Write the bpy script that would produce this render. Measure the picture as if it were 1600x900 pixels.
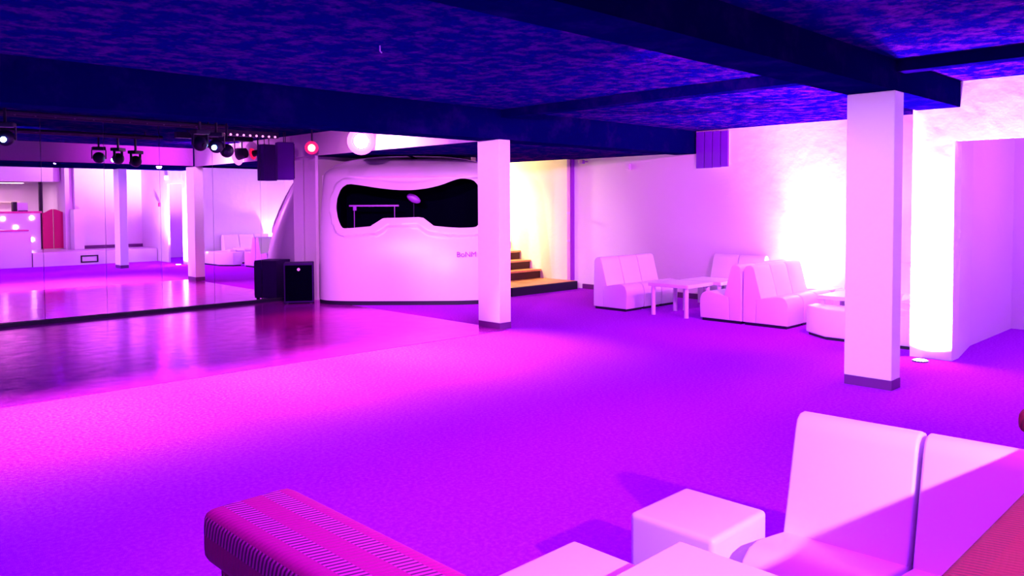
import bpy, bmesh, math, random
from mathutils import Vector, Matrix, Euler
random.seed(7)
for o in list(bpy.data.objects): bpy.data.objects.remove(o)
SC = bpy.context.scene
COL = SC.collection
PI = math.pi
R = math.radians

# ------------------------------------------------------------------ camera
cd = bpy.data.cameras.new('camera'); cam = bpy.data.objects.new('camera', cd); COL.objects.link(cam)
YAW, PITCH, ROLL, FPX, CYP = R(45.292), R(2.207), R(-0.26), 1242.7, 366.6
fw = Vector((math.cos(YAW)*math.cos(PITCH), math.sin(YAW)*math.cos(PITCH), -math.sin(PITCH)))
rt = Vector((math.sin(YAW), -math.cos(YAW), 0)); up = rt.cross(fw)
rt2 = rt*math.cos(ROLL)+up*math.sin(ROLL); up2 = up*math.cos(ROLL)-rt*math.sin(ROLL)
M3 = Matrix((rt2, up2, -fw)).transposed()
cam.matrix_world = Matrix.Translation((0, 0, 1.45)) @ M3.to_4x4()
cd.sensor_width = 36; cd.lens = FPX/1600*36; cd.shift_y = -(450-CYP)/1600
cd.clip_start = .05; cd.clip_end = 200
SC.camera = cam
SC.view_settings.view_transform = 'Standard'
SC.view_settings.look = 'None'
SC.view_settings.gamma = 1
SC.view_settings.use_curve_mapping = False
SC.view_settings.exposure = 1.2

# ------------------------------------------------------------------ world and lights
w = bpy.data.worlds.new('world'); SC.world = w; w.use_nodes = True
w.node_tree.nodes['Background'].inputs[0].default_value = (.25, .02, 1, 1)
w.node_tree.nodes['Background'].inputs[1].default_value = .05

PINK = (1, .11, 1.0); VIO = (.36, .014, 1.0); HOT = (1, .45, 1.0)
def lamp(kind, loc, energy, color, target=None, size=.05, angle=150, blend=1.0, sy=None):
    l = bpy.data.lights.new('lamp_'+kind.lower(), kind); o = bpy.data.objects.new('lamp_'+kind.lower(), l); COL.objects.link(o)
    o.location = loc; l.energy = energy; l.color = color
    if kind == 'AREA':
        l.shape = 'RECTANGLE'; l.size = size; l.size_y = sy or size
    else:
        l.shadow_soft_size = size
    if kind == 'SPOT':
        l.spot_size = R(angle); l.spot_blend = blend
    if target is not None:
        d = Vector(target)-Vector(loc)
        o.rotation_euler = d.to_track_quat('-Z', 'Y').to_euler()
    return o
# added violet fill light over the near part of the room, no fixture
lamp('AREA', (1.6, .6, 2.27), 75, VIO, (1.6, .6, 0), 3.0, sy=2.4)
# added spots hidden behind the near beam, filling the middle bay and back wall
for x in (1.2, 3.2, 5.0):
    lamp('SPOT', (x, 2.75, 2.38), 120, VIO, (x+.6, 4.3, 0), .02, 150)
lamp('SPOT', (7.2, 2.75, 2.38), 170, PINK, (10.2, 6.2, 1.2), .06, 140)
lamp('SPOT', (4.4, 2.75, 2.38), 210, PINK, (10.2, 7.6, 1.2), .04, 90)
# added pink spots beside the near beam, without fixtures, to brighten the columns
lamp('SPOT', (1.0, 2.95, 2.24), 420, (1, .5, 1), (6.3, 2.45, 1.0), .03, 34, .8)
lamp('SPOT', (1.2, 2.75, 2.35), 640, (1, .50, 1), (6.3, 6.8, 1.3), .03, 24, .8)
# added spots hidden behind the second beam for the carpet band, booth and seats
for x in (1.0, 2.5, 4.0, 5.3):
    lamp('SPOT', (x, 6.99, 2.17), 400, (.9, .85, .9), (x, 6.0, 0), .015, 68, .95)
lamp('SPOT', (4.2, 7.05, 2.3), 300, (1, .24, 1), (7.2, 9.4, .7), .02, 72)
lamp('SPOT', (8.3, 7.05, 2.12), 12, PINK, (9.6, 7.6, .4), .06, 150)
# floor uplights
lamp('SPOT', (7.70, 2.5, .035), 950, HOT, (7.90, 2.44, 1.3), .03, 138, .7)
lamp('SPOT', (10.24, 4.76, .12), 560, HOT, (10.40, 4.72, 2.3), .03, 46, 1)
lamp('SPOT', (10.24, 4.76, .12), 130, HOT, (10.36, 4.72, 2.3), .03, 110, 1)
lamp('SPOT', (10.22, 4.76, .12), 430, HOT, (9.2, 4.5, 2.53), .03, 115, 1)
lamp('SPOT', (7.66, 2.4, .035), 420, HOT, (7.5, 1.7, 2.53), .03, 120, 1)
lamp('SPOT', (10.15, 3.0, .1), 110, HOT, (9.9, 2.70, 1.5), .03, 100, 1)
# near lamp from behind the camera, cut off by the red banquette back
lamp('SPOT', (1.2, -1.6, 2.22), 320, (1, .48, .92), (2.2, 1.2, .4), .035, 60, .8)
# stair hall
lamp('SPOT', (8.95, 10.2, 2.0), 110, (1, .86, .40), (10.2, 10.5, 1.0), .1, 96, 1)
lamp('POINT', (9.6, 11.0, 1.95), 60, (1, .88, .42), None, .1)
# coloured stage spots
lamp('SPOT', (5.93, 10.02, 2.25), 110, (1, .0, .12), (5.2, 8.2, 0), .04, 70, .8)
lamp('SPOT', (6.08, 8.95, 2.34), 60, (1, .3, 1), (6.36, 7.6, 2.38), .04, 80)
lamp('SPOT', (5.9, 9.0, 2.34), 170, PINK, (5.3, 6.95, 2.4), .04, 62, 1)
lamp('SPOT', (2.9, 9.9, 2.1), 16, (.1, .7, 1), (3.0, 9.3, 2.53), .01, 75)
lamp('SPOT', (3.0, 9.8, 2.3), 30, (.8, .01, 1), (3.2, 8.3, 0), .02, 130, 1)
# bar and stage behind the camera (seen in the mirror)
lamp('AREA', (4.6, -1.9, 2.05), 16, (1, .5, .75), (4.6, -1.9, 0), 1.6, sy=.3)
lamp('SPOT', (6.6, 2.15, 2.36), 55, PINK, (6.6, -.4, .9), .03, 140)
lamp('SPOT', (4.0, 2.15, 2.36), 50, PINK, (4.6, -.9, .9), .03, 130)
lamp('POINT', (9.4, 1.0, 2.0), 38, (.62, .085, 1), None, .1)

# ------------------------------------------------------------------ materials
def mat(name, col, rough=.5, metal=0, bump=None, spots=None, emit=None, spec=.5, coat=0):
    """bump=(scale,strength,detail); spots=(scale, colour2, lo, hi)"""
    m = bpy.data.materials.new(name); m.use_nodes = True; nt = m.node_tree; b = nt.nodes['Principled BSDF']
    b.inputs['Base Color'].default_value = (*col, 1); b.inputs['Roughness'].default_value = rough
    b.inputs['Metallic'].default_value = metal; b.inputs['Specular IOR Level'].default_value = spec
    b.inputs['Coat Weight'].default_value = coat
    tc = nt.nodes.new('ShaderNodeTexCoord')
    if spots:
        n = nt.nodes.new('ShaderNodeTexNoise'); n.inputs['Scale'].default_value = spots[0]; n.inputs['Detail'].default_value = 8; n.inputs['Roughness'].default_value = .7
        r = nt.nodes.new('ShaderNodeValToRGB'); r.color_ramp.elements[0].position = spots[2]; r.color_ramp.elements[1].position = spots[3]
        r.color_ramp.elements[0].color = (*col, 1); r.color_ramp.elements[1].color = (*spots[1], 1)
        nt.links.new(tc.outputs['Object'], n.inputs['Vector']); nt.links.new(n.outputs['Fac'], r.inputs['Fac']); nt.links.new(r.outputs['Color'], b.inputs['Base Color'])
    if bump:
        n = nt.nodes.new('ShaderNodeTexNoise'); n.inputs['Scale'].default_value = bump[0]; n.inputs['Detail'].default_value = bump[2]
        bp = nt.nodes.new('ShaderNodeBump'); bp.inputs['Strength'].default_value = bump[1]; bp.inputs['Distance'].default_value = .02
        nt.links.new(tc.outputs['Object'], n.inputs['Vector']); nt.links.new(n.outputs['Fac'], bp.inputs['Height']); nt.links.new(bp.outputs['Normal'], b.inputs['Normal'])
    if emit:
        b.inputs['Emission Color'].default_value = (*emit[0], 1); b.inputs['Emission Strength'].default_value = emit[1]
    return m
M = {}
M['wall'] = mat('wall_paint', (.80, .78, .82), .75, bump=(9, .15, 5))
M['plaster'] = mat('rough_plaster', (.80, .78, .82), .8, bump=(6, .35, 6))
M['column'] = mat('column_paint', (.82, .80, .84), .6, bump=(20, .1, 3))
M['ceil'] = mat('dark_textured_ceiling', (.002, .0002, .10), .9, bump=(16, 1.0, 7), spots=(7, (.075, .004, .16), .48, .74), spec=0)
M['beam'] = mat('dark_beam_paint', (.0008, .0001, .05), .8, bump=(20, .3, 4), spots=(3, (.010, .0005, .08), .5, .75), spec=0)
M['carpet'] = mat('violet_carpet', (.46, .010, .80), .95, bump=(300, .5, 4), spots=(45, (.60, .06, .95), .44, .70), spec=0)
M['base'] = mat('dark_baseboard', (.13, .004, .17), .5)
M['radiator'] = mat('radiator_paint', (.10, .004, .42), .5)
M['hang'] = mat('hanging_cabinet', (.10, .004, .26), .6, spec=.1)
M['plinth'] = mat('black_plinth', (.003, .002, .02), .6)
M['leather'] = mat('white_leatherette', (.84, .80, .84), .38, bump=(6, .05, 2))
M['tabletop'] = mat('white_laminate', (.86, .84, .86), .3)
M['booth'] = mat('moulded_booth_shell', (.76, .70, .80), .35, bump=(2.5, .15, 2))
M['boothtop'] = M['booth']
M['dark'] = mat('booth_inside_black', (.0008, .0003, .006), .9, spec=0)
M['mirror'] = mat('mirror_glass', (.92, .92, .95), .0, 1.0)
M['black'] = mat('black_speaker_cloth', (.001, .0005, .006), .9, spec=0, bump=(120, .3, 2))
M['spk'] = mat('speaker_cabinet', (.035, .002, .10), .6, spec=.1)
M['metal'] = mat('dark_metal', (.008, .003, .04), .5, .2)
M['violetplastic'] = mat('violet_plastic', (.35, .05, .6), .4)
M['wood'] = mat('orange_wood', (.62, .22, .07), .4, spots=(3, (.8, .38, .14), .4, .6))
M['riser'] = mat('brown_riser', (.05, .006, .003), .7)
M['trimdark'] = mat('violet_door_trim', (.30, .02, .55), .5)
M['vent'] = mat('vent_slat', (.18, .004, .50), .5)
M['red'] = mat('red_velvet', (.55, .008, .14), .8)
M['barred'] = mat('bar_red_top', (.7, .02, .3), .4)
M['cream'] = mat('cream_wall', (.86, .78, .62), .8, bump=(12, .3, 4))
M['stage'] = mat('stage_top', (.72, .55, .72), .35)
M['glow'] = mat('warm_lamp_face', (1, 1, 1), .3, emit=((1, .9, 1), 8))
M['hot'] = mat('pink_lamp_face', (1, 1, 1), .3, emit=((1, .55, 1), 40))
M['redglow'] = mat('red_lamp_face', (1, .2, .1), .3, emit=((1, .22, .10), 14))
M['blueglow'] = mat('blue_lamp_face', (.3, .5, 1), .3, emit=((.25, .55, 1), 18))
M['pinkring'] = mat('pink_halo', (1, .1, 1), .3, emit=((1, .16, 1), 1.0))  # glowing colour imitating the halo round the pink lens
M['redring'] = mat('red_halo', (1, .02, .1), .3, emit=((1, .005, .08), .5))  # same for the red lens: halo put in as emission
M['bulb'] = mat('pink_bulb', (1, .3, .7), .3, emit=((1, .18, .75), 1.6))
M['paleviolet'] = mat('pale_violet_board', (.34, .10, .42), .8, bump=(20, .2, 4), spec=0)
M['exit'] = mat('exit_box', (1, 1, .7), .4, emit=((1, .95, .5), 2))
M['bottle'] = mat('bottle_glass', (.08, .02, .12), .1)

# dance floor: glossy reddish parquet
def parquet():
    m = bpy.data.materials.new('dance_floor_parquet'); m.use_nodes = True; nt = m.node_tree; b = nt.nodes['Principled BSDF']
    tc = nt.nodes.new('ShaderNodeTexCoord'); br = nt.nodes.new('ShaderNodeTexBrick')
    br.inputs['Scale'].default_value = 1; br.inputs['Brick Width'].default_value = .5; br.inputs['Row Height'].default_value = .07; br.inputs['Mortar Size'].default_value = .0015
    br.inputs['Color1'].default_value = (.62, .012, .70, 1); br.inputs['Color2'].default_value = (.75, .016, .72, 1); br.inputs['Mortar'].default_value = (.2, .01, .2, 1)
    nt.links.new(tc.outputs['Object'], br.inputs['Vector']); nt.links.new(br.outputs['Color'], b.inputs['Base Color'])
    n = nt.nodes.new('ShaderNodeTexNoise'); n.inputs['Scale'].default_value = 7; n.inputs['Detail'].default_value = 3
    mr = nt.nodes.new('ShaderNodeMapRange'); mr.inputs['To Min'].default_value = .08; mr.inputs['To Max'].default_value = .26
    nt.links.new(tc.outputs['Object'], n.inputs['Vector']); nt.links.new(n.outputs['Fac'], mr.inputs['Value']); nt.links.new(mr.outputs['Result'], b.inputs['Roughness'])
    bp = nt.nodes.new('ShaderNodeBump'); bp.inputs['Strength'].default_value = .12; bp.inputs['Distance'].default_value = .01
    n2 = nt.nodes.new('ShaderNodeTexNoise'); n2.inputs['Scale'].default_value = 5
    nt.links.new(tc.outputs['Object'], n2.inputs['Vector']); nt.links.new(n2.outputs['Fac'], bp.inputs['Height']); nt.links.new(bp.outputs['Normal'], b.inputs['Normal'])
    b.inputs['Specular IOR Level'].default_value = .30; b.inputs['Specular Tint'].default_value = (1, .12, 1, 1); b.inputs['Metallic'].default_value = .6
    return m
M['parquet'] = parquet()

# ribbed corduroy in bands: fine ribs along the width, in lighter and darker bands along the length
def corduroy(name, c1, c2, c3, axis):
    m = bpy.data.materials.new(name); m.use_nodes = True; nt = m.node_tree; b = nt.nodes['Principled BSDF']; b.inputs['Roughness'].default_value = .75
    tc = nt.nodes.new('ShaderNodeTexCoord'); sp = nt.nodes.new('ShaderNodeSeparateXYZ'); nt.links.new(tc.outputs['Object'], sp.inputs[0])
    def mth(op, a, bb=None, cc=None):
        n = nt.nodes.new('ShaderNodeMath'); n.operation = op
        for i, v in enumerate((a, bb, cc)):
            if v is None: continue
            if isinstance(v, (int, float)): n.inputs[i].default_value = v
            else: nt.links.new(v, n.inputs[i])
        return n.outputs[0]
    across = sp.outputs['X'] if axis == 'y' else sp.outputs['Y']; along = sp.outputs['Y'] if axis == 'y' else sp.outputs['X']
    z = sp.outputs['Z']
    acz = mth('ADD', across, mth('MULTIPLY', z, .9))
    ribs = mth('SINE', mth('ADD', mth('MULTIPLY', along, 520.0), mth('MULTIPLY', acz, 150.0)))
    ribs = mth('ADD', mth('MULTIPLY', ribs, .5), .5)
    band = mth('SINE', mth('MULTIPLY', acz, 78.0)); band = mth('GREATER_THAN', band, .15)
    mixb = nt.nodes.new('ShaderNodeMix'); mixb.data_type = 'RGBA'; nt.links.new(ribs, mixb.inputs['Factor'])
    mixb.inputs[6].default_value = (*c2, 1); mixb.inputs[7].default_value = (*c3, 1)
    mix = nt.nodes.new('ShaderNodeMix'); mix.data_type = 'RGBA'; nt.links.new(band, mix.inputs['Factor'])
    mix.inputs[6].default_value = (*c1, 1); nt.links.new(mixb.outputs[2], mix.inputs[7]); nt.links.new(mix.outputs[2], b.inputs['Base Color'])
    bp = nt.nodes.new('ShaderNodeBump'); bp.inputs['Strength'].default_value = .4; bp.inputs['Distance'].default_value = .004
    nt.links.new(ribs, bp.inputs['Height']); nt.links.new(bp.outputs['Normal'], b.inputs['Normal'])
    return m
M['cord'] = corduroy('magenta_corduroy', (.56, .0, .18), (.10, .0, .04), (.90, .09, .45), 'y')
M['cordred'] = corduroy('red_corduroy', (.17, .0, .012), (.09, .0, .008), (.22, .001, .018), 'x')

# ------------------------------------------------------------------ mesh helpers
def box(bm, x0, x1, y0, y1, z0, z1, bev=0, seg=2):
    r = bmesh.ops.create_cube(bm, size=1)
    vs = r['verts']
    for v in vs: v.co = Vector(((x0+x1)/2+v.co.x*(x1-x0), (y0+y1)/2+v.co.y*(y1-y0), (z0+z1)/2+v.co.z*(z1-z0)))
    if bev > 0:
        es = list({e for v in vs for e in v.link_edges})
        bmesh.ops.bevel(bm, geom=es, offset=bev, segments=seg, affect='EDGES', profile=.6)
def cyl(bm, p0, p1, r0, r1=None, n=20):
    p0, p1 = Vector(p0), Vector(p1); d = p1-p0; L = d.length
    r = bmesh.ops.create_cone(bm, cap_ends=True, segments=n, radius1=r0, radius2=r1 if r1 is not None else r0, depth=L)
    q = d.to_track_quat('Z', 'Y').to_matrix().to_4x4(); T = Matrix.Translation((p0+p1)/2) @ q
    for v in r['verts']: v.co = T @ v.co
def prism(bm, pts, h0, h1, axis='x', bev=0, seg=3):
    """extrude a 2-D outline: axis x -> pts are (y,z); axis z -> pts are (x,y)"""
    f = (lambda a, b, h: Vector((h, a, b))) if axis == 'x' else ((lambda a, b, h: Vector((a, b, h))) if axis == 'z' else (lambda a, b, h: Vector((a, h, b))))
    v0 = [bm.verts.new(f(a, b, h0)) for a, b in pts]; v1 = [bm.verts.new(f(a, b, h1)) for a, b in pts]
    n = len(pts); fs = [bm.faces.new(v0), bm.faces.new(v1[::-1])]
    for i in range(n): fs.append(bm.faces.new((v0[i], v1[i], v1[(i+1) % n], v0[(i+1) % n])))
    bmesh.ops.recalc_face_normals(bm, faces=fs)
    if bev > 0:
        es = list({e for fc in fs[:2] for e in fc.edges})
        bmesh.ops.bevel(bm, geom=es, offset=bev, segments=seg, affect='EDGES', profile=.6)
def obj(name, bm, m, parent=None, smooth=False):
    me = bpy.data.meshes.new(name); bmesh.ops.recalc_face_normals(bm, faces=bm.faces[:]); bm.to_mesh(me); bm.free()
    o = bpy.data.objects.new(name, me); COL.objects.link(o); me.materials.append(m)
    if parent: o.parent = parent
    if smooth:
        for p in me.polygons: p.use_smooth = True
        me.update()
        try:
            me.set_sharp_from_angle(angle=R(40))
        except Exception: pass
    return o
def tag(o, label=None, cat=None, group=None, kind=None):
    if label: o['label'] = label
    if cat: o['category'] = cat
    if group: o['group'] = group
    if kind: o['kind'] = kind
    return o
def thing(name, loc, label, cat, group=None, rz=0):
    o = bpy.data.objects.new(name, None); COL.objects.link(o); o.location = loc; o.rotation_euler = (0, 0, rz)
    o.empty_display_size = .1
    return tag(o, label, cat, group)
def struct(name, boxes, m, bev=0, parent=None):
    bm = bmesh.new()
    for b in boxes: box(bm, *b, bev=bev)
    o = obj(name, bm, m, parent)
    return tag(o, kind='structure') if parent is None else o
def part(name, boxes, m, parent, bev=0, smooth=False, seg=2):
    bm = bmesh.new()
    for b in boxes: box(bm, *b, bev=bev, seg=seg)
    return obj(name, bm, m, parent, smooth)
def dup(root, loc, rz=None, label=None, group=None):
    r = root.copy(); COL.objects.link(r); r.location = loc
    if rz is not None: r.rotation_euler = (0, 0, rz)
    if label: r['label'] = label
    if group: r['group'] = group
    for ch in list(root.children):
        c = ch.copy(); COL.objects.link(c); c.parent = r
        for g in ch.children:
            d = g.copy(); COL.objects.link(d); d.parent = c
    return r

# ------------------------------------------------------------------ the room
ZC, ZB1, ZB2, ZL = 2.53, 2.30, 2.19, 2.21
bm = bmesh.new(); box(bm, -4, 13, -4, 12.6, -.2, 0)
tag(obj('floor', bm, M['carpet']), kind='structure')
# dance floor lies 4 mm proud of the carpet
bm = bmesh.new()
prism(bm, [(-3.9, 6.733), (6.38, 6.507), (6.38, 10.98), (-3.9, 11.06)], -.01, .004, 'z')
tag(obj('floor', bm, M['parquet']), kind='structure')
struct('ceiling', [(-4, 13, -4, 2.27, ZC, ZC+.15), (-4, 13, 2.27, 6.7, ZC, ZC+.15), (-4, 6.5, 6.7, 12.6, ZC, ZC+.15)], M['ceil'])
# low ceiling beyond the second beam
bm = bmesh.new(); box(bm, 6.36, 13, 6.94, 12.6, ZL, ZC+.15)
tag(obj('ceiling', bm, M['ceil']), kind='structure')
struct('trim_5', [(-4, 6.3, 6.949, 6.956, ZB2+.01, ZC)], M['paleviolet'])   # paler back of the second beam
struct('trim_1', [(6.33, 6.36, 6.95, 11.0, ZL-.02, ZC)], M['column'])   # fascia of the low ceiling
struct('beam', [(-4, 7.9, 2.263, 2.628, ZB1, ZC)], M['beam'])
struct('beam', [(-4, 10.43, 6.582, 6.948, ZB2, ZC)], M['beam'])
# cross joists
struct('joist', [(6.35, 6.50, 2.628, 6.582, ZC-.09, ZC)], M['beam'])
struct('joist', [(6.35, 6.50, -.6, 2.263, ZC-.09, ZC)], M['beam'])
# walls
a = R(-.424)
struct('wall_left', [(-4, 7.0, 11.06, 11.25, 0, ZC)], M['wall'])
struct('wall_back', [(10.43, 10.6, 2.3, 9.03, 0, ZC)], M['plaster'])
bm = bmesh.new()
box(bm, 7.9, 8.1, 2.30, 2.66, 0, ZC); box(bm, 8.1, 10.5, 2.42, 2.66, 0, ZC)
tag(obj('wall_pier', bm, M['plaster']), kind='structure')
struct('wall_right', [(7.9, 7.95, -.5, 1.35, 0, ZC), (7.9, 7.95, 1.35, 2.30, 2.0, ZC)], M['plaster'])
bm = bmesh.new()
prism(bm, [(8.1, 2.30), (10.45, 2.66), (11.05, 2.55), (11.05, 2.8), (8.1, 2.42)], 0, ZC, 'z')
tag(obj('wall_corridor', bm, M['wall']), kind='structure')
struct('wall_corridor', [(11.05, 11.15, -.6, 2.8, 0, ZC), (7.95, 11.05, -.6, -.5, 0, ZC)], M['wall'])
struct('wall_far', [(7.0, 8.6, 11.07, 11.2, 0, ZC)], M['wall'])
struct('wall_return', [(6.37, 6.42, 10.66, 11.05, 0, ZL)], M['wall'])
for b in ((10.28, 10.43, 9.04, 12.4, 0, ZL), (8.6, 10.28, 12.25, 12.4, 0, ZL), (8.60, 8.70, 9.62, 12.25, 0, ZL)):
    struct('wall_stairs', [b], M['cream'])
struct('trim_2', [(10.36, 10.44, 9.00, 9.035, .13, ZL)], M['trimdark'])   # violet edge of the stair opening
for b in ((6.25, 7.90, -.65, -.5, 0, ZC), (-4, 8, -3.2, -3.05, 0, ZC), (6.07, 6.25, -3.05, -.66, 0, ZC)):
    struct('wall_rear', [b], M['wall'])
struct('wall_side', [(-4.1, -4, -4, 12.6, 0, ZC)], M['wall']); struct('wall_side', [(11.71, 11.8, -4, 12.6, 0, ZC)], M['wall'])
# soffit above the bar
struct('trim_3', [(2.0, 6.05, -1.35, -1.0, 2.08, ZC)], M['wall'])
# baseboards
struct('baseboard_back', [(10.40, 10.43, 2.66, 8.8, 0, .08)], M['base'])
struct('baseboard_left', [(-3.9, 6.36, 10.955, 10.99, 0, .045)], M['plinth'])
struct('baseboard_right', [(11.02, 11.05, -.5, 2.54, 0, .09)], M['plinth'])
bm = bmesh.new(); prism(bm, [(10.44, 2.64), (10.45, 2.66), (11.02, 2.556), (11.02, 2.53)], 0, .09, 'z'); tag(obj('baseboard_right', bm, M['plinth']), kind='structure')
struct('baseboard_stage', [(6.36, 7.9, -.5, -.48, .34, .42)], M['base'])

# stage / raised step seen in the mirror
t = thing('stage', (6.4, .1, 0), 'long low white-fronted stage step seen in the mirror, in front of the bar', 'stage')
def at(o, parent):  # keep world placement when parenting to a moved empty
    o.matrix_parent_inverse = Matrix.Translation(parent.location).inverted(); return o
at(part('front_panel', [(5.02, 7.88, .58, .62, 0, .32)], M['wall'], t), t)
at(part('platform', [(5.02, 7.88, -.48, .58, .02, .335), (3.2, 6.05, -2.95, -.48, .02, .335), (3.2, 5.02, -.48, .12, .02, .335)], M['stage'], t), t)
v = at(part('vent_frame', [(6.05, 6.45, .62, .635, .05, .08), (6.05, 6.45, .62, .635, .20, .23), (6.05, 6.08, .62, .635, .05, .23), (6.42, 6.45, .62, .635, .05, .23)], M['plinth'], t), t)

# mirror panels
def mirror_pt(s, off=0):   # s along the wall, off towards the room
    return (3+(s-3)*math.cos(a)+off*math.sin(a), 11.018+(s-3)*math.sin(a)-off*math.cos(a))
edges = [2.06, 2.78, 3.50, 4.20, 4.93, 5.65, 6.36]
mlab = ['leftmost mirror panel, reflecting the white bar front with round lights',
        'mirror panel reflecting the red saloon doors beside the bar',
        'mirror panel reflecting the slim far white column in front of the stage',
        'mirror panel reflecting the violet doorway and the nearer white column',
        'mirror panel reflecting the white sofas, left of the hanging speaker',
        'rightmost mirror panel, behind the hanging and the floor speaker']
for i in range(6):
    bm = bmesh.new(); s0, s1 = edges[i]+.002, edges[i+1]-.002
    p = [mirror_pt(s0), mirror_pt(s1), mirror_pt(s1, -.012), mirror_pt(s0, -.012)]
    prism(bm, p, .045, ZC, 'z')
    tag(obj('mirror_panel', bm, M['mirror']), mlab[i], 'mirror', 'mirror panels along the dance floor')
struct('trim_4', [(-3.9, 2.05, 11.02, 11.06, 0, ZC)], M['wall'])

# ------------------------------------------------------------------ columns
def column(x, y, z1, label, wx=.181, wy=.365):
    t = thing('column', (x, y, 0), label, 'column', 'square white columns')
    part('shaft', [(0, wx, 0, wy, .075, z1)], M['column'], t, .008)
    part('baseboard', [(.002, wx+.002, -.002, wy-.002, 0, .075)], M['base'], t)
    return t
column(6.335, 2.263, ZB1, 'big white rectangular column nearest to us, carrying the near dark beam')
column(6.311, 6.582, ZB2, 'white rectangular column in the middle, in front of the moulded DJ booth')

# ------------------------------------------------------------------ modular lounge chairs
SW, SD = .40, .56   # width, depth; local: x across, -y is the front
def chair_proto(name, w=SW):
    t = thing(name, (0, 0, 0), 'x', 'chair')
    pts = [(-.29, .035), (-.30, .20), (-.295, .28), (-.27, .335), (-.225, .36), (-.17, .365), (-.05, .345), (.03, .33), (.095, .325), (.105, .035)]
    bm = bmesh.new(); prism(bm, pts, -w/2+.003, w/2-.003, 'x', .010); obj('seat', bm, M['leather'], t, True)
    pts = [(.035, .325), (.055, .40), (.125, .66), (.14, .695), (.165, .712), (.20, .712), (.235, .70), (.26, .66), (.27, .30), (.27, .035), (.11, .035), (.10, .31)]
    bm = bmesh.new(); prism(bm, pts, -w/2+.003, w/2-.003, 'x', .010); obj('backrest', bm, M['leather'], t, True)
    part('plinth', [(-w/2+.02, w/2-.02, -.27, .25, 0, .036)], M['plinth'], t)
    return t
first = [chair_proto('lounge_chair')]
def chair(x, y, face, label, group, z=0):
    """face: direction (degrees) the chair looks to"""
    rz = R(face+90)
    if first[0] is not None:
        t = first[0]; chair.src = t; first[0] = None
        t.location = (x, y, z); t.rotation_euler = (0, 0, rz); t['label'] = label; t['group'] = group
        return t
    return dup(chair.src, (x, y, z), rz, label, group)
# near pair
chair(2.51, 1.055, 180+3, 'large near white lounge chair with full backrest, left one of the close pair', 'near white lounge chairs')
chair(2.53, .645, 180+3, 'near white lounge chair half in shade, right one of the close pair', 'near white lounge chairs')
# row in front of the left part of the back wall (faces -Y)
G = 'white lounge chairs by the back wall'
for i, l in enumerate(['white lounge chair at the left end of the leftmost far row', 'middle white lounge chair of the leftmost far row', 'white lounge chair of the leftmost far row, nearest the back wall']):
    chair(8.72+i*.41, 6.74, -90, l, G)
# back-to-back block : row facing +Y, row facing -Y
for i, l in enumerate(['far white lounge chair facing the low tables, backed against the middle row, front one', 'second white lounge chair of the row facing the low tables, hidden behind its neighbour', 'third white lounge chair of the row facing the low tables']):
    chair(8.78+i*.41, 5.06, 90, l, G)
for i, l in enumerate(['white lounge chair at the front end of the middle far row', 'second white lounge chair in the middle far row', 'third white lounge chair of the middle far row, beside the lit wall patch']):
    chair(8.78+i*.41, 4.50, -90, l, G)
# chairs along the back wall, facing -X
chair(10.13, 5.98, 180, 'left one of the two white lounge chairs behind the low tables', G)
chair(10.13, 5.57, 180, 'right one of the two white lounge chairs behind the low tables', G)
for i, l in enumerate(['white lounge chair against the back wall, just left of the big near column', 'white lounge chair against the back wall, hidden behind the big near column']):
    chair(10.08, 4.01-i*.42, 180, l, G)
for i, l in enumerate(['white lounge chair against the side partition, nearest the lit white pier', 'middle white lounge chair against the side partition, seen in the mirror', 'white lounge chair against the side partition, in the far corner']):
    chair(8.88+i*.41, 2.97, 90, l, G)
# corner stools without a back
def stool(x, y, wx, wy, h, label, group, rz=0, name='pouf', bev=.022):
    t = thing(name, (x, y, 0), label, 'pouf', group, rz)
    part('cushion', [(-wx/2, wx/2, -wy/2, wy/2, .03, h)], M['leather'], t, bev, True, 4)
    part('plinth', [(-wx/2+.02, wx/2-.02, -wy/2+.02, wy/2-.02, 0, .032)], M['plinth'], t)
    return t
stool(10.02, 4.455, .40, .40, .355, 'white backless corner seat between the middle row and the back wall', 'white poufs', name='pouf')
# long chamfered bench in front of the right table
t = thing('bench_seat', (8.6, 3.2, 0), 'long low white bench with a chamfered corner, left of and behind the big near column', 'bench')
bm = bmesh.new()
OUT = [(8.44, 3.92), (8.22, 3.62), (8.22, 2.74), (8.66, 2.74), (8.66, 3.92)]
prism(bm, OUT, .03, .325, 'z', .018)
o = obj('cushion', bm, M['leather'], t, True); at(o, t)
bm = bmesh.new(); prism(bm, [(x+(.02 if x < 8.5 else -.02), y+(.02 if y < 3 else -.02)) for x, y in OUT], 0, .032, 'z'); at(obj('plinth', bm, M['plinth'], t), t)
# low tables
def low_table(x, y, wx, wy, h, label, leg=.028, top=.045, rz=0):
    t = thing('low_table', (x, y, 0), label, 'table', 'low white tables', rz)
    part('tabletop', [(-wx/2, wx/2, -wy/2, wy/2, h-top, h)], M['tabletop'], t, .006)
    for sx in (-1, 1):
        for sy in (-1, 1):
            bm = bmesh.new(); cyl(bm, (sx*(wx/2-.05), sy*(wy/2-.05), 0), (sx*(wx/2-.05), sy*(wy/2-.05), h-top+.001), leg, n=18); obj('leg', bm, M['tabletop'], t, True)
    return t
low_table(8.83, 5.80, .60, .60, .42, 'low square white table with round legs, nearer of the pair between far chair rows')
low_table(9.45, 5.72, .58, .62, .42, 'low square white table with round legs, the one nearer the back wall')
low_table(9.03, 3.62, .62, .62, .41, 'low white table behind the chamfered bench, partly behind the big near column')
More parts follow.
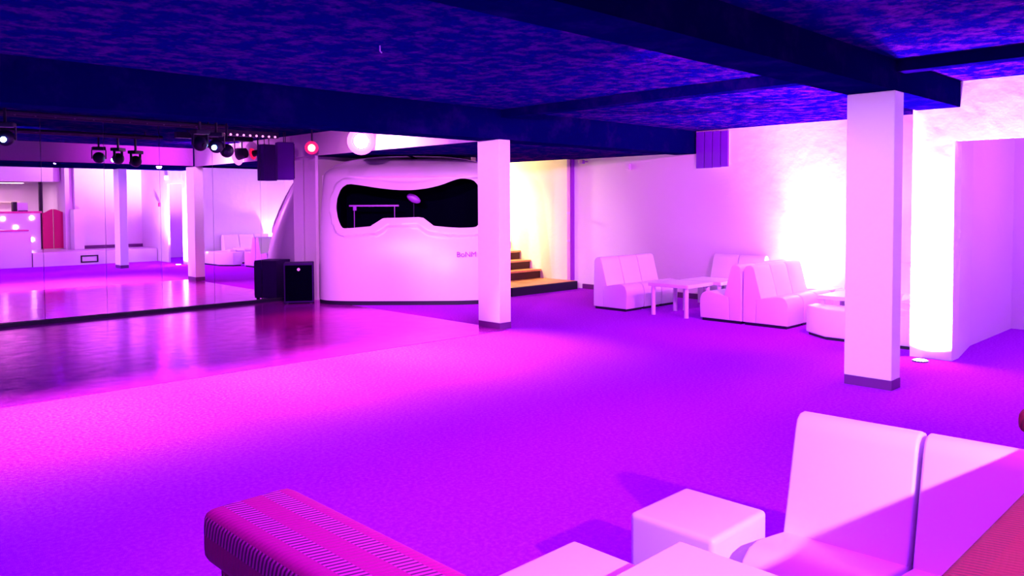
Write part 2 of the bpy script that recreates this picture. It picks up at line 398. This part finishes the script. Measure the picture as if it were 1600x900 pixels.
# near poufs and table
stool(2.365, 1.478, .35, .33, .385, 'white cube pouf with a brightly lit right side, left of the near chair', 'near white poufs')
stool(1.705, 1.47, .37, .33, .385, 'white cube pouf at the lower edge of the picture, next to the striped bench', 'near white poufs')
t = thing('low_table', (1.765, 1.075, 0), 'near square white table cut off by the lower edge, between the two near poufs', 'table', 'low white tables')
part('tabletop', [(-.215, .215, -.225, .225, .41, .452)], M['tabletop'], t, .006)
for sx in (-1, 1):
    for sy in (-1, 1):
        part('leg', [(sx*.18-.025, sx*.18+.025, sy*.19-.025, sy*.19+.025, 0, .411)], M['tabletop'], t, .004)

# ------------------------------------------------------------------ corduroy banquettes
t = thing('banquette', (.72, .7, 0), 'magenta striped corduroy banquette back at the lower left', 'bench', 'corduroy banquettes')
at(part('top_cushion', [(.635, .83, -.3, 1.505, .76, .865)], M['cord'], t, .03, True, 4), t)
at(part('body', [(.655, .815, -.3, 1.465, .0, .762)], M['cord'], t, .012, True), t)
at(part('seat', [(.815, 1.25, -.3, 1.10, .06, .42)], M['cord'], t, .03, True, 4), t)
t = thing('banquette', (2.2, .3, 0), 'red corduroy banquette back filling the lower right corner', 'bench', 'corduroy banquettes')
at(part('top_cushion', [(1.25, 2.85, .22, .415, .76, .852)], M['cordred'], t, .02, True, 4), t)
at(part('body', [(1.28, 2.84, .235, .40, 0, .762)], M['cordred'], t, .012, True), t)
at(part('seat', [(1.28, 2.84, -.25, .235, .06, .42)], M['cordred'], t, .03, True, 4), t)

t = thing('banquette', (3.05, .3, 0), 'red corduroy banquette end just peeking in at the right edge of the picture', 'bench', 'corduroy banquettes')
at(part('top_cushion', [(2.95, 3.15, -.25, .665, .70, .78)], M['cordred'], t, .035, True, 4), t)
at(part('body', [(2.99, 3.13, -.25, .60, 0, .705)], M['cordred'], t, .012, True), t)

# ------------------------------------------------------------------ DJ booth
B = Vector((6.42, 10.38, 0)); NV = Vector((-1, -1, 0))/2**.5; SV = Vector((1, -1, 0))/2**.5
c_, a_, D_, d_, e_ = 1.18, 1.33, .8, .33, .45
def rec(z):
    q = max((z-.3)/1.5, 0); return .50*q*q
def bpt(phi, z, k=1.0, push=0.0):
    sn = math.sin(phi); s = c_+(a_*math.copysign(abs(sn)**e_, sn)+push*sn)*k
    cs = max(math.cos(phi), 0)
    n = -d_+(D_*cs**e_+push*cs)*k-rec(z)*min(1, cs**.3*1.0)
    return B+SV*s+NV*n+Vector((0, 0, z)), s
WIN = [(0.309, 1.764), (0.218, 1.697), (0.175, 1.553), (0.171, 1.402), (0.217, 1.233), (0.275, 1.122), (0.324, 1.103), (0.747, 1.139), (0.802, 1.167), (0.845, 1.241), (0.881, 1.254), (1.152, 1.258), (1.442, 1.266), (1.491, 1.201), (1.577, 1.14), (1.81, 1.116), (1.996, 1.106), (2.199, 1.113), (2.235, 1.159), (2.24, 1.44), (2.225, 1.727), (2.147, 1.814), (1.994, 1.839), (1.88, 1.815), (1.693, 1.738), (1.506, 1.69), (1.279, 1.662), (1.032, 1.664), (0.762, 1.694), (0.528, 1.733)]
def inside(x, y):
    r = False; n = len(WIN)
    for i in range(n):
        x1, y1 = WIN[i]; x2, y2 = WIN[(i+1) % n]
        if (y1 > y) != (y2 > y) and x < (x2-x1)*(y-y1)/(y2-y1)+x1: r = not r
    return r
def nearest(x, y):
    best = None; n = len(WIN)
    for i in range(n):
        x1, y1 = WIN[i]; x2, y2 = WIN[(i+1) % n]; dx, dy = x2-x1, y2-y1
        q = max(0, min(1, ((x-x1)*dx+(y-y1)*dy)/(dx*dx+dy*dy))); px, py = x1+q*dx, y1+q*dy
        d = math.hypot(px-x, py-y)
        if best is None or d < best[0]: best = (d, px, py)
    return best
def phi_of(s):
    q = (s-c_)/a_; sn = math.copysign(min(abs(q), 1)**(1/e_), q); return math.asin(sn)
booth = thing('dj_booth', (7.4, 9.6, 0), 'white moulded DJ booth with a black mask-shaped window', 'booth')
def resample(pts, n):
    L = [0]
    for i in range(len(pts)): L.append(L[-1]+math.dist(pts[i], pts[(i+1) % len(pts)]))
    out = []; k = 0
    for m in range(n):
        d = L[-1]*m/n
        while L[k+1] < d: k += 1
        q = (d-L[k])/(L[k+1]-L[k]); p0, p1 = pts[k], pts[(k+1) % len(pts)]
        out.append((p0[0]+(p1[0]-p0[0])*q, p0[1]+(p1[1]-p0[1])*q))
    return out
def chaikin(pts):
    out = []
    for i in range(len(pts)):
        p, q = pts[i], pts[(i+1) % len(pts)]
        out += [(p[0]*.8+q[0]*.2, p[1]*.8+q[1]*.2), (p[0]*.2+q[0]*.8, p[1]*.2+q[1]*.8)]
    return out
WIN2 = chaikin(WIN)
def t_of(s): return math.asin(max(-1, min(1, (s-c_)/a_)))/(PI/2)
def s_of(t): return c_+a_*math.sin(t*PI/2)
def bps(t, z, k=1.0, push=0.0): return bpt(phi_of(s_of(t)), z, k, push)[0]
Z0, Z1 = .06, 1.875
outl = [(t_of(s_), z_) for s_, z_ in resample(WIN2, 320)]
CT, CZ = t_of(1.18), 1.45
def boundary(p):   # outer rectangle point on the ray from the window's middle
    dx, dz = p[0]-CT, p[1]-CZ; k = 1e9
    if dx > 1e-9: k = min(k, (1-CT)/dx)
    if dx < -1e-9: k = min(k, (-1-CT)/dx)
    if dz > 1e-9: k = min(k, (Z1-CZ)/dz)
    if dz < -1e-9: k = min(k, (Z0-CZ)/dz)
    return (CT+dx*k, CZ+dz*k)
bound = [boundary(p) for p in outl]
for cx_, cz_ in ((-1, Z0), (1, Z0), (-1, Z1), (1, Z1)):   # make sure the four corners are hit
    b = min(range(len(bound)), key=lambda i: (bound[i][0]-cx_)**2+(bound[i][1]-cz_)**2); bound[b] = (cx_, cz_)
bm = bmesh.new(); rings = []
fr = [0, .004, .012, .03, .06, .09, .12, .15, .18, .21, .24, .27, .30, .34, .38, .42, .46, .5, .55, .6, .65, .7, .75, .8, .84, .88, .91, .94, .96, .98, 1.0]
def lidpush(s, z):
    q = max(0, min(1, (z-1.845)/.03)); e = max(0, min(1, (s-.25)/.3))*max(0, min(1, (2.2-s)/.3)); return .085*q*e
for f in fr:
    ring = []
    for p, b in zip(outl, bound):
        t_, z_ = p[0]+(b[0]-p[0])*f, p[1]+(b[1]-p[1])*f
        dd = nearest(s_of(t_), z_)[0] if f > 0 else 0
        push = .032*max(0, min(1, (.13-dd)/.025))*max(0, min(1, (1.86-z_)/.03))
        ring.append(bm.verts.new(bps(t_, z_, 1, push+lidpush(s_of(t_), z_))))
    rings.append(ring)
NR = len(outl)
for r0, r1 in zip(rings, rings[1:]):
    for i in range(NR): bm.faces.new((r0[i], r0[(i+1) % NR], r1[(i+1) % NR], r1[i]))
# the domed lid
tt = sorted(set(round(b[0], 5) for b in bound if abs(b[1]-Z1) < 1e-6) | {-1.0, 1.0})
prev = None
for k in [0]+[math.asin(x) for x in (.08, .16, .25, .35, .45, .55, .65, .74, .82, .88, .93, .97, .99, 1)]:
    kk = max(math.cos(k)**.75, .03) if k < PI/2-.001 else .03; z = Z1+.315*math.sin(k)
    push = .085*math.cos(k)
    row = [bm.verts.new(bps(t_, z, kk, push*max(0, min(1, (s_of(t_)-.25)/.3))*max(0, min(1, (2.2-s_of(t_))/.3)))) for t_ in tt]
    if prev:
        for i in range(len(tt)-1): bm.faces.new((prev[i], prev[i+1], row[i+1], row[i]))
    prev = row
bmesh.ops.remove_doubles(bm, verts=bm.verts, dist=.0008)
o = obj('shell', bm, M['booth'], booth, True); at(o, booth)
# pick the direction that thickens inward
def booth_band(name, z0, z1, k, m, steps=60, push=0):
    bm = bmesh.new(); pr_ = None
    for i in range(steps+1):
        p = -PI/2+PI*i/steps
        a0 = bpt(p, z0, k, push)[0]; b0 = bpt(p, z1, k, push)[0]
        b0.x, b0.y = a0.x, a0.y
        v = (bm.verts.new(a0), bm.verts.new(b0))
        if pr_: bm.faces.new((pr_[0], v[0], v[1], pr_[1]))
        pr_ = v
    o = obj(name, bm, m, booth); at(o, booth)
    md = o.modifiers.new('thick', 'SOLIDIFY'); md.thickness = .02; md.offset = 0
    return o
booth_band('plinth', .0, .06, .985, M['plinth'])
# dark interior lining: back, floor and desk
def bl(s, n, z): return B+SV*s+NV*n+Vector((0, 0, z))
def obox(bm, s0, s1, n0, n1, z0, z1):
    vs = [bm.verts.new(bl(s, n, z)) for z in (z0, z1) for s, n in ((s0, n0), (s1, n0), (s1, n1), (s0, n1))]
    for f in ((0, 1, 2, 3), (4, 5, 6, 7), (0, 1, 5, 4), (1, 2, 6, 5), (2, 3, 7, 6), (3, 0, 4, 7)): bm.faces.new([vs[i] for i in f])
bm = bmesh.new(); obox(bm, .06, 2.30, -.96, -.90, .06, 1.95); obox(bm, .06, 2.30, -.96, -.45, 1.90, 1.95); obox(bm, .04, .08, -.96, -.42, .06, 1.9); obox(bm, 2.28, 2.32, -.96, -.42, .06, 1.9)
at(obj('inner_lining', bm, M['dark'], booth), booth)
bm = bmesh.new(); obox(bm, .1, 2.27, -.9, -.30, .98, 1.02)
at(obj('desk', bm, M['dark'], booth), booth)
# white return panels either side of the shell back to the walls
bm = bmesh.new(); obox(bm, -.17, -.13, -.60, -.33, 0.0, 1.9)
at(obj('side_panel', bm, M['wall'], booth), booth)
# lettering on the booth front, faint
cu = bpy.data.curves.new('lettering', 'FONT'); cu.body = 'BoNM'; cu.size = .11; cu.extrude = .002
lo = bpy.data.objects.new('lettering', cu); COL.objects.link(lo); cu.materials.append(M['violetplastic'])
pp = bpt(phi_of(1.93), .69, 1, .034)[0]
zax = -0
XA = SV; ZA = NV; YA = Vector((0, 0, 1))
pq = bpt(phi_of(2.2), .69, 1, .034)[0]; XA = (pq-pp); XA.z = 0; XA.normalize(); ZA = XA.cross(YA)
lo.matrix_world = Matrix.Translation(pp) @ Matrix((XA, YA, ZA)).transposed().to_4x4()
dg = bpy.context.evaluated_depsgraph_get(); me = bpy.data.meshes.new_from_object(lo.evaluated_get(dg)); mw = lo.matrix_world.copy(); bpy.data.objects.remove(lo)
lt = bpy.data.objects.new('lettering', me); COL.objects.link(lt); me.transform(mw); lt.parent = booth; at(lt, booth)
# equipment inside the booth
bm = bmesh.new(); obox(bm, .24, 1.0, -.36, -.32, 1.42, 1.445); obox(bm, .30, .35, -.36, -.32, 1.36, 1.42); obox(bm, .31, .32, -.345, -.335, 1.02, 1.36); obox(bm, .93, .94, -.345, -.335, 1.02, 1.42)
tag(obj('equipment_rail', bm, M['violetplastic']), 'thin violet rail on posts inside the black booth window', 'rail')
t = thing('oval_lamp', bl(1.22, -.42, 1.04), 'tilted violet oval disc lamp on a stem inside the booth window', 'lamp')
bm = bmesh.new(); cyl(bm, (0, 0, 0), (0, 0, .48), .008, n=8); obj('stem', bm, M['metal'], t)
bm = bmesh.new(); bmesh.ops.create_uvsphere(bm, u_segments=20, v_segments=12, radius=1)
for v in bm.verts: v.co = Vector((v.co.x*.115, v.co.y*.03, v.co.z*.06))
bmesh.ops.rotate(bm, verts=bm.verts, matrix=Matrix.Rotation(R(-45), 3, 'Z') @ Matrix.Rotation(R(28), 3, 'Y')); bmesh.ops.translate(bm, verts=bm.verts, vec=(0, 0, .5))
obj('disc', bm, M['violetplastic'], t, True)
bm = bmesh.new(); obox(bm, .58, .74, -.42, -.34, 1.04, 1.15); obox(bm, .60, .64, -.335, -.33, 1.10, 1.14)
tag(obj('mixer', bm, M['metal']), 'small dark mixer at the lower left of the booth window', 'mixer')

t = thing('ceiling_hook', (3.2, 4.5, ZC), 'tiny pale hook hanging from the dark ceiling in the middle bay', 'hook')
bm = bmesh.new(); cyl(bm, (0, 0, 0), (0, 0, -.04), .004, n=8); obj('shank', bm, M['column'], t)
bm = bmesh.new(); cyl(bm, (0, 0, -.038), (.01, -.008, -.05), .004, n=8); obj('tip', bm, M['column'], t)
# ------------------------------------------------------------------ stairs
t = thing('staircase', (9.3, 9.6, 0), 'wooden staircase with landing and brown risers in the warm lit hall', 'stairs')
at(part('landing', [(8.71, 10.27, 8.84, 9.66, .115, .14)], M['wood'], t), t)
at(part('landing_edge', [(8.71, 10.27, 8.80, 8.84, .0, .135), (8.71, 10.27, 8.84, 9.66, 0, .115)], M['plinth'], t), t)
for i in range(6):
    y = 9.66+i*.255; z = .14+(i+1)*.155
    at(part('riser', [(8.71, 10.26, y, y+.03, z-.155, z-.03)], M['riser'], t), t)
    at(part('tread', [(8.71, 10.27, y-.02, y+.26, z-.03, z)], M['wood'], t), t)

# ------------------------------------------------------------------ things on the back wall
t = thing('vent_grille', (10.41, 6.3, 2.22), 'grille of violet upright slats high on the back wall', 'vent')
for i, (y0, y1, zt, zb) in enumerate([(6.42, 6.55, 2.51, 1.97), (6.285, 6.405, 2.51, 1.97), (6.15, 6.27, 2.505, 1.975), (6.02, 6.135, 2.50, 1.98)]):
    at(part('slat', [(10.37, 10.41, y0, y1, zb, zt)], M['vent'], t, .004), t)
at(part('back_plate', [(10.41, 10.43, 6.03, 6.56, 1.99, 2.5)], M['column'], t), t)
t = thing('junction_box', (10.42, 7.86, 2.05), 'small square white junction box high on the back wall', 'box')
at(part('body', [(10.395, 10.43, 7.80, 7.90, 1.99, 2.09)], M['column'], t, .006), t)
at(part('lid', [(10.385, 10.396, 7.81, 7.89, 2.0, 2.08)], M['wall'], t, .003), t)
t = thing('wall_bracket', (10.4, 8.72, 2.18), 'tiny bracket at the top of the back wall near the stairs', 'bracket')
at(part('arm', [(10.30, 10.43, 8.70, 8.73, 2.15, 2.17)], M['violetplastic'], t), t)
at(part('head', [(10.26, 10.32, 8.67, 8.76, 2.12, 2.19)], M['violetplastic'], t, .01), t)
tag(part('hinge', [(10.22, 10.30, 8.985, 9.0, 1.27, 1.31)], M['column'], None), 'small upper catch on the edge of the stair opening', 'hinge')
tag(part('hinge', [(10.22, 10.30, 8.985, 9.0, .80, .83)], M['column'], None), 'small lower catch on the edge of the stair opening', 'hinge')
t = thing('radiator', (10.95, 2.3, 0), 'violet ribbed radiator at the right edge in the corridor', 'radiator')
bm = bmesh.new()
for i in range(10): box(bm, 10.93, 11.0, 2.49-i*.06-.05, 2.49-i*.06, .05, .56, .006)
at(obj('ribs', bm, M['radiator'], t), t)
at(part('back_panel', [(11.0, 11.03, 1.90, 2.49, .03, .55)], M['radiator'], t), t)
at(part('foot', [(10.94, 11.02, 2.40, 2.45, 0, .05)], M['plinth'], t), t); at(part('foot', [(10.94, 11.02, 1.92, 1.97, 0, .05)], M['plinth'], t), t)

# ------------------------------------------------------------------ speakers
t = thing('floor_speaker', (6.03, 10.60, 0), 'black bass speaker standing on the floor in the mirror corner', 'speaker', rz=R(-32))
part('cabinet', [(-.20, .22, -.20, .18, .02, .60)], M['spk'], t, .012)
gr = part('grille', [(-.18, .20, -.215, -.199, .05, .57)], M['black'], t, .004)
bm = bmesh.new(); cyl(bm, (.01, -.214, .51), (.01, -.222, .51), .022); obj('badge', bm, M['column'], gr)
for sx in (-.16, .18):
    for sy in (-.16, .14): part('foot', [(sx-.02, sx+.02, sy-.02, sy+.02, 0, .021)], M['plinth'], t)
t = thing('hanging_speaker', (5.90, 10.72, 2.12), 'tall violet speaker hung from the ceiling in front of the mirror', 'speaker', rz=R(75))
bm = bmesh.new(); prism(bm, [(-.10, -.11), (.10, -.11), (.075, .12), (-.075, .12)], -.30, .25, 'z', .01); obj('cabinet', bm, M['hang'], t)
part('grille', [(-.09, .09, -.122, -.109, -.28, .23)], M['black'], t, .003)
for sx in (-.05, .05):
    bm = bmesh.new(); cyl(bm, (sx, 0, .25), (sx, 0, .41), .006, n=8); obj('hanger', bm, M['metal'], t)

# ------------------------------------------------------------------ stage lights
def par(loc, target, m, label, r=.075, L=.18, group='stage spotlights', halo=None):
    loc = Vector(loc); d = (Vector(target)-loc).normalized(); t = thing('spotlight', loc, label, 'spotlight', group)
    bm = bmesh.new(); cyl(bm, -d*L, -d*.01, r*.75, r, 24); can_ = obj('can', bm, M['metal'], t, True)
    bm = bmesh.new(); cyl(bm, -d*.008, d*.004, r*.9, n=24); obj('lens', bm, m, can_)
    if halo:  # glowing ring added round the lens as its halo, not a lamp part
        bm = bmesh.new(); cyl(bm, -d*.03, -d*.012, r*1.5, r*1.7, 28); obj('halo_ring', bm, halo, t, True)
    zz = ZC-loc[2]
    bm = bmesh.new(); cyl(bm, -d*L*.6, Vector((-d.x*L*.6, -d.y*L*.6, zz)), .012, n=8); obj('yoke', bm, M['metal'], t)
    return t
par((6.16, 9.12, 2.31), (1.5, 2.0, 1.3), M['hot'], 'dazzling pink-white round spotlight above the DJ booth', .11, halo=M['pinkring'])
par((5.97, 10.08, 2.26), (2.2, 4.6, .9), M['redglow'], 'red glowing spotlight between the hanging speaker and the pink one', .055, halo=M['redring'])
def moving_head(loc, label, m, rz=0):
    t = thing('moving_head', loc, label, 'stage light', 'moving-head lights on the ceiling', rz)
    zz = ZC-loc[2]
    part('base', [(-.09, .09, -.07, .07, .11, .16)], M['metal'], t, .01)
    part('stem', [(-.012, .012, -.012, .012, .16, zz)], M['metal'], t)
    part('yoke', [(-.10, -.088, -.02, .02, -.02, .115)], M['metal'], t, .004); part('yoke', [(.088, .10, -.02, .02, -.02, .115)], M['metal'], t, .004)
    bm = bmesh.new(); bmesh.ops.create_uvsphere(bm, u_segments=20, v_segments=12, radius=.085); hd_ = obj('head', bm, M['metal'], t, True)
    bm = bmesh.new(); cyl(bm, (0, -.075, -.02), (0, -.098, -.026), .027, n=18); obj('lens', bm, m, hd_)
    return t
moving_head((3.98, 9.2, 2.17), 'dark moving-head light with a small pink lens, left of the blue one', M['metal'], R(10))
moving_head((4.22, 9.3, 2.16), 'moving-head light with a bright blue-white lens beside the light bar', M['blueglow'], R(-40))
moving_head((4.42, 9.45, 2.12), 'round moving-head light hanging below the left end of the light bar', M['metal'], R(-30))
moving_head((2.10, 9.6, 2.16), 'small moving-head light with a blue lens at the far left edge', M['blueglow'], R(-25))
t = thing('light_bar', (5.2, 10.6, 2.41), 'black bar with a row of small pink bulbs under the ceiling', 'light bar')
hs_ = part('housing', [(-.62, .52, -.05, .05, .0, .085)], M['metal'], t, .006)
for i in range(10):
    bm = bmesh.new(); bmesh.ops.create_uvsphere(bm, u_segments=10, v_segments=8, radius=.015)
    bmesh.ops.translate(bm, verts=bm.verts, vec=(-.40+i*.095, -.06, .015)); obj('bulb', bm, M['bulb'], hs_, True)
for sx in (-.45, .42):
    bm = bmesh.new(); cyl(bm, (sx, 0, .08), (sx, 0, .12), .008, n=8); obj('hanger', bm, M['metal'], t)
t = thing('lighting_truss', (3.6, 9.8, 2.45), 'dark lighting rail under the dance floor ceiling, left of the light bar', 'truss')
bm = bmesh.new(); cyl(bm, (-2.2, 0, 0), (1.0, 0, 0), .022, n=10); obj('rail', bm, M['metal'], t)
bm = bmesh.new(); cyl(bm, (-2.2, .25, 0), (1.0, .25, 0), .022, n=10); obj('rail', bm, M['metal'], t)
bm = bmesh.new()
for i in range(16): cyl(bm, (-2.2+i*.2, 0, 0), (-2.1+i*.2, .25, 0), .009, n=6)
obj('lattice', bm, M['metal'], t)
for sx in (-2.0, .8):
    bm = bmesh.new(); cyl(bm, (sx, .12, -.0), (sx, .12, .08), .01, n=8); obj('hanger', bm, M['metal'], t)
# small floor uplight
for (x, y, l) in [(7.70, 2.50, 'round recessed floor uplight glowing in front of the white pier'), (10.33, 4.74, 'floor uplight at the foot of the back wall behind the chairs')]:
    t = thing('floor_uplight', (x, y, 0), l, 'uplight', 'floor uplights')
    bm = bmesh.new(); cyl(bm, (0, 0, .0), (0, 0, .012), .07, n=24); obj('ring', bm, M['metal'], t)
    bm = bmesh.new(); cyl(bm, (0, 0, .012), (0, 0, .016), .055, n=24); obj('lens', bm, M['glow'], t)

# ------------------------------------------------------------------ bar behind the camera, seen in the mirror
ZS = .335
t = thing('bar_counter', (4.6, -.95, ZS), 'white bar counter with red top and round lights in its front', 'bar')
fr_ = at(part('front', [(3.2, 5.58, -1.06, -1.0, ZS, 1.27)], M['wall'], t), t)
at(part('top', [(3.2, 5.62, -1.45, -.97, 1.27, 1.32)], M['barred'], t, .006), t)
at(part('end_panel', [(5.52, 5.58, -1.42, -1.06, ZS, 1.27)], M['wall'], t), t)
for (x, z) in [(4.75, 1.14), (5.02, .92), (5.38, 1.15), (5.38, .60), (4.45, .92), (4.2, 1.14)]:
    bm = bmesh.new(); cyl(bm, (x, -1.0, z), (x, -.985, z), .045, n=18); obj('round_light', bm, M['glow'], fr_)
t = thing('cabinet', (4.2, .40, 0), 'plain white low cabinet in front of the bar, at the left edge of the mirror', 'cabinet')
at(part('body', [(3.3, 5.0, .14, .60, 0, .86)], M['wall'], t, .005), t)
at(part('worktop', [(3.3, 4.95, .13, .62, .86, .89)], M['barred'], t), t)
t = thing('saloon_door', (5.85, -.9, ZS), 'red upholstered saloon doors beside the bar, seen in the mirror', 'door')
def wing(x0, x1, zt0, zt1):
    bm = bmesh.new(); pts = [(x0, ZS+.02), (x1, ZS+.02), (x1, zt1)]
    for i in range(1, 6): q = i/6; pts.append((x1+(x0-x1)*q, zt1+(zt0-zt1)*(q*q*(3-2*q))))
    pts.append((x0, zt0)); prism(bm, pts, -.95, -.90, 'y'); return bm
at(obj('wing', wing(5.60, 5.84, 1.27, 1.37), M['red'], t), t); at(obj('wing', wing(5.86, 6.16, 1.37, 1.27), M['red'], t), t)
t = thing('bar_post', (5.62, -1.3, ZS), 'thin black post standing between the bar and the red saloon doors', 'post')
at(part('shaft', [(5.66, 5.74, -1.5, -1.42, ZS, 2.08)], M['plinth'], t), t)
at(part('foot', [(5.64, 5.76, -1.52, -1.40, ZS, ZS+.03)], M['metal'], t), t)
tag(part('low_wall', [(6.17, 6.40, -.64, -.30, ZS, 1.36)], M['wall'], None), 'short white half-height wall right of the red saloon doors', 'wall', kind='structure')
t = thing('back_shelf', (4.6, -2.9, ZS), 'pale back shelf with bottles behind the bar', 'shelf')
at(part('cupboard', [(3.3, 5.5, -3.03, -2.7, ZS, 1.25)], M['cream'], t), t)
at(part('shelf', [(3.3, 5.5, -3.03, -2.75, 1.55, 1.58)], M['cream'], t), t)
def bottle(x, y, z, h, l):
    bm = bmesh.new(); cyl(bm, (x, y, z), (x, y, z+h*.62), .033, n=14); cyl(bm, (x, y, z+h*.62), (x, y, z+h*.78), .033, .012, n=14); cyl(bm, (x, y, z+h*.78), (x, y, z+h), .012, n=10)
    tag(obj('bottle', bm, M['bottle'], None, True), l, 'bottle', 'bottles on the bar')
bl_ = ['dark bottle on the bar top, left of the coffee machine', 'dark bottle on the bar top at the far left of the mirror', 'second dark bottle at the far left of the bar top']
for i, x in enumerate((4.70, 4.35, 4.50)): bottle(x, -1.25, 1.32, .26, bl_[i])
t = thing('coffee_machine', (5.1, -1.25, 1.32), 'small machine with a dark side standing on the bar top', 'machine')
part('housing', [(0, .24, -.1, .1, 0, .22)], M['column'], t, .01); part('side', [(-.09, 0, -.1, .1, 0, .24)], M['plinth'], t, .01); part('tray', [(.02, .22, .1, .16, 0, .02)], M['metal'], t)
t = thing('exit_lamp', (7.88, 1.2, 2.14), 'small glowing yellow exit lamp above the violet doorway', 'lamp')
at(part('housing', [(7.87, 7.90, 1.28, 1.44, 2.11, 2.21)], M['column'], t), t); at(part('diffuser', [(7.86, 7.87, 1.285, 1.435, 2.115, 2.205)], M['exit'], t), t)
tag(part('fire_alarm', [(7.86, 7.90, .80, .90, 1.42, 1.52)], M['red'], None, .01), 'tiny red fire alarm box on the wall left of the doorway', 'alarm')
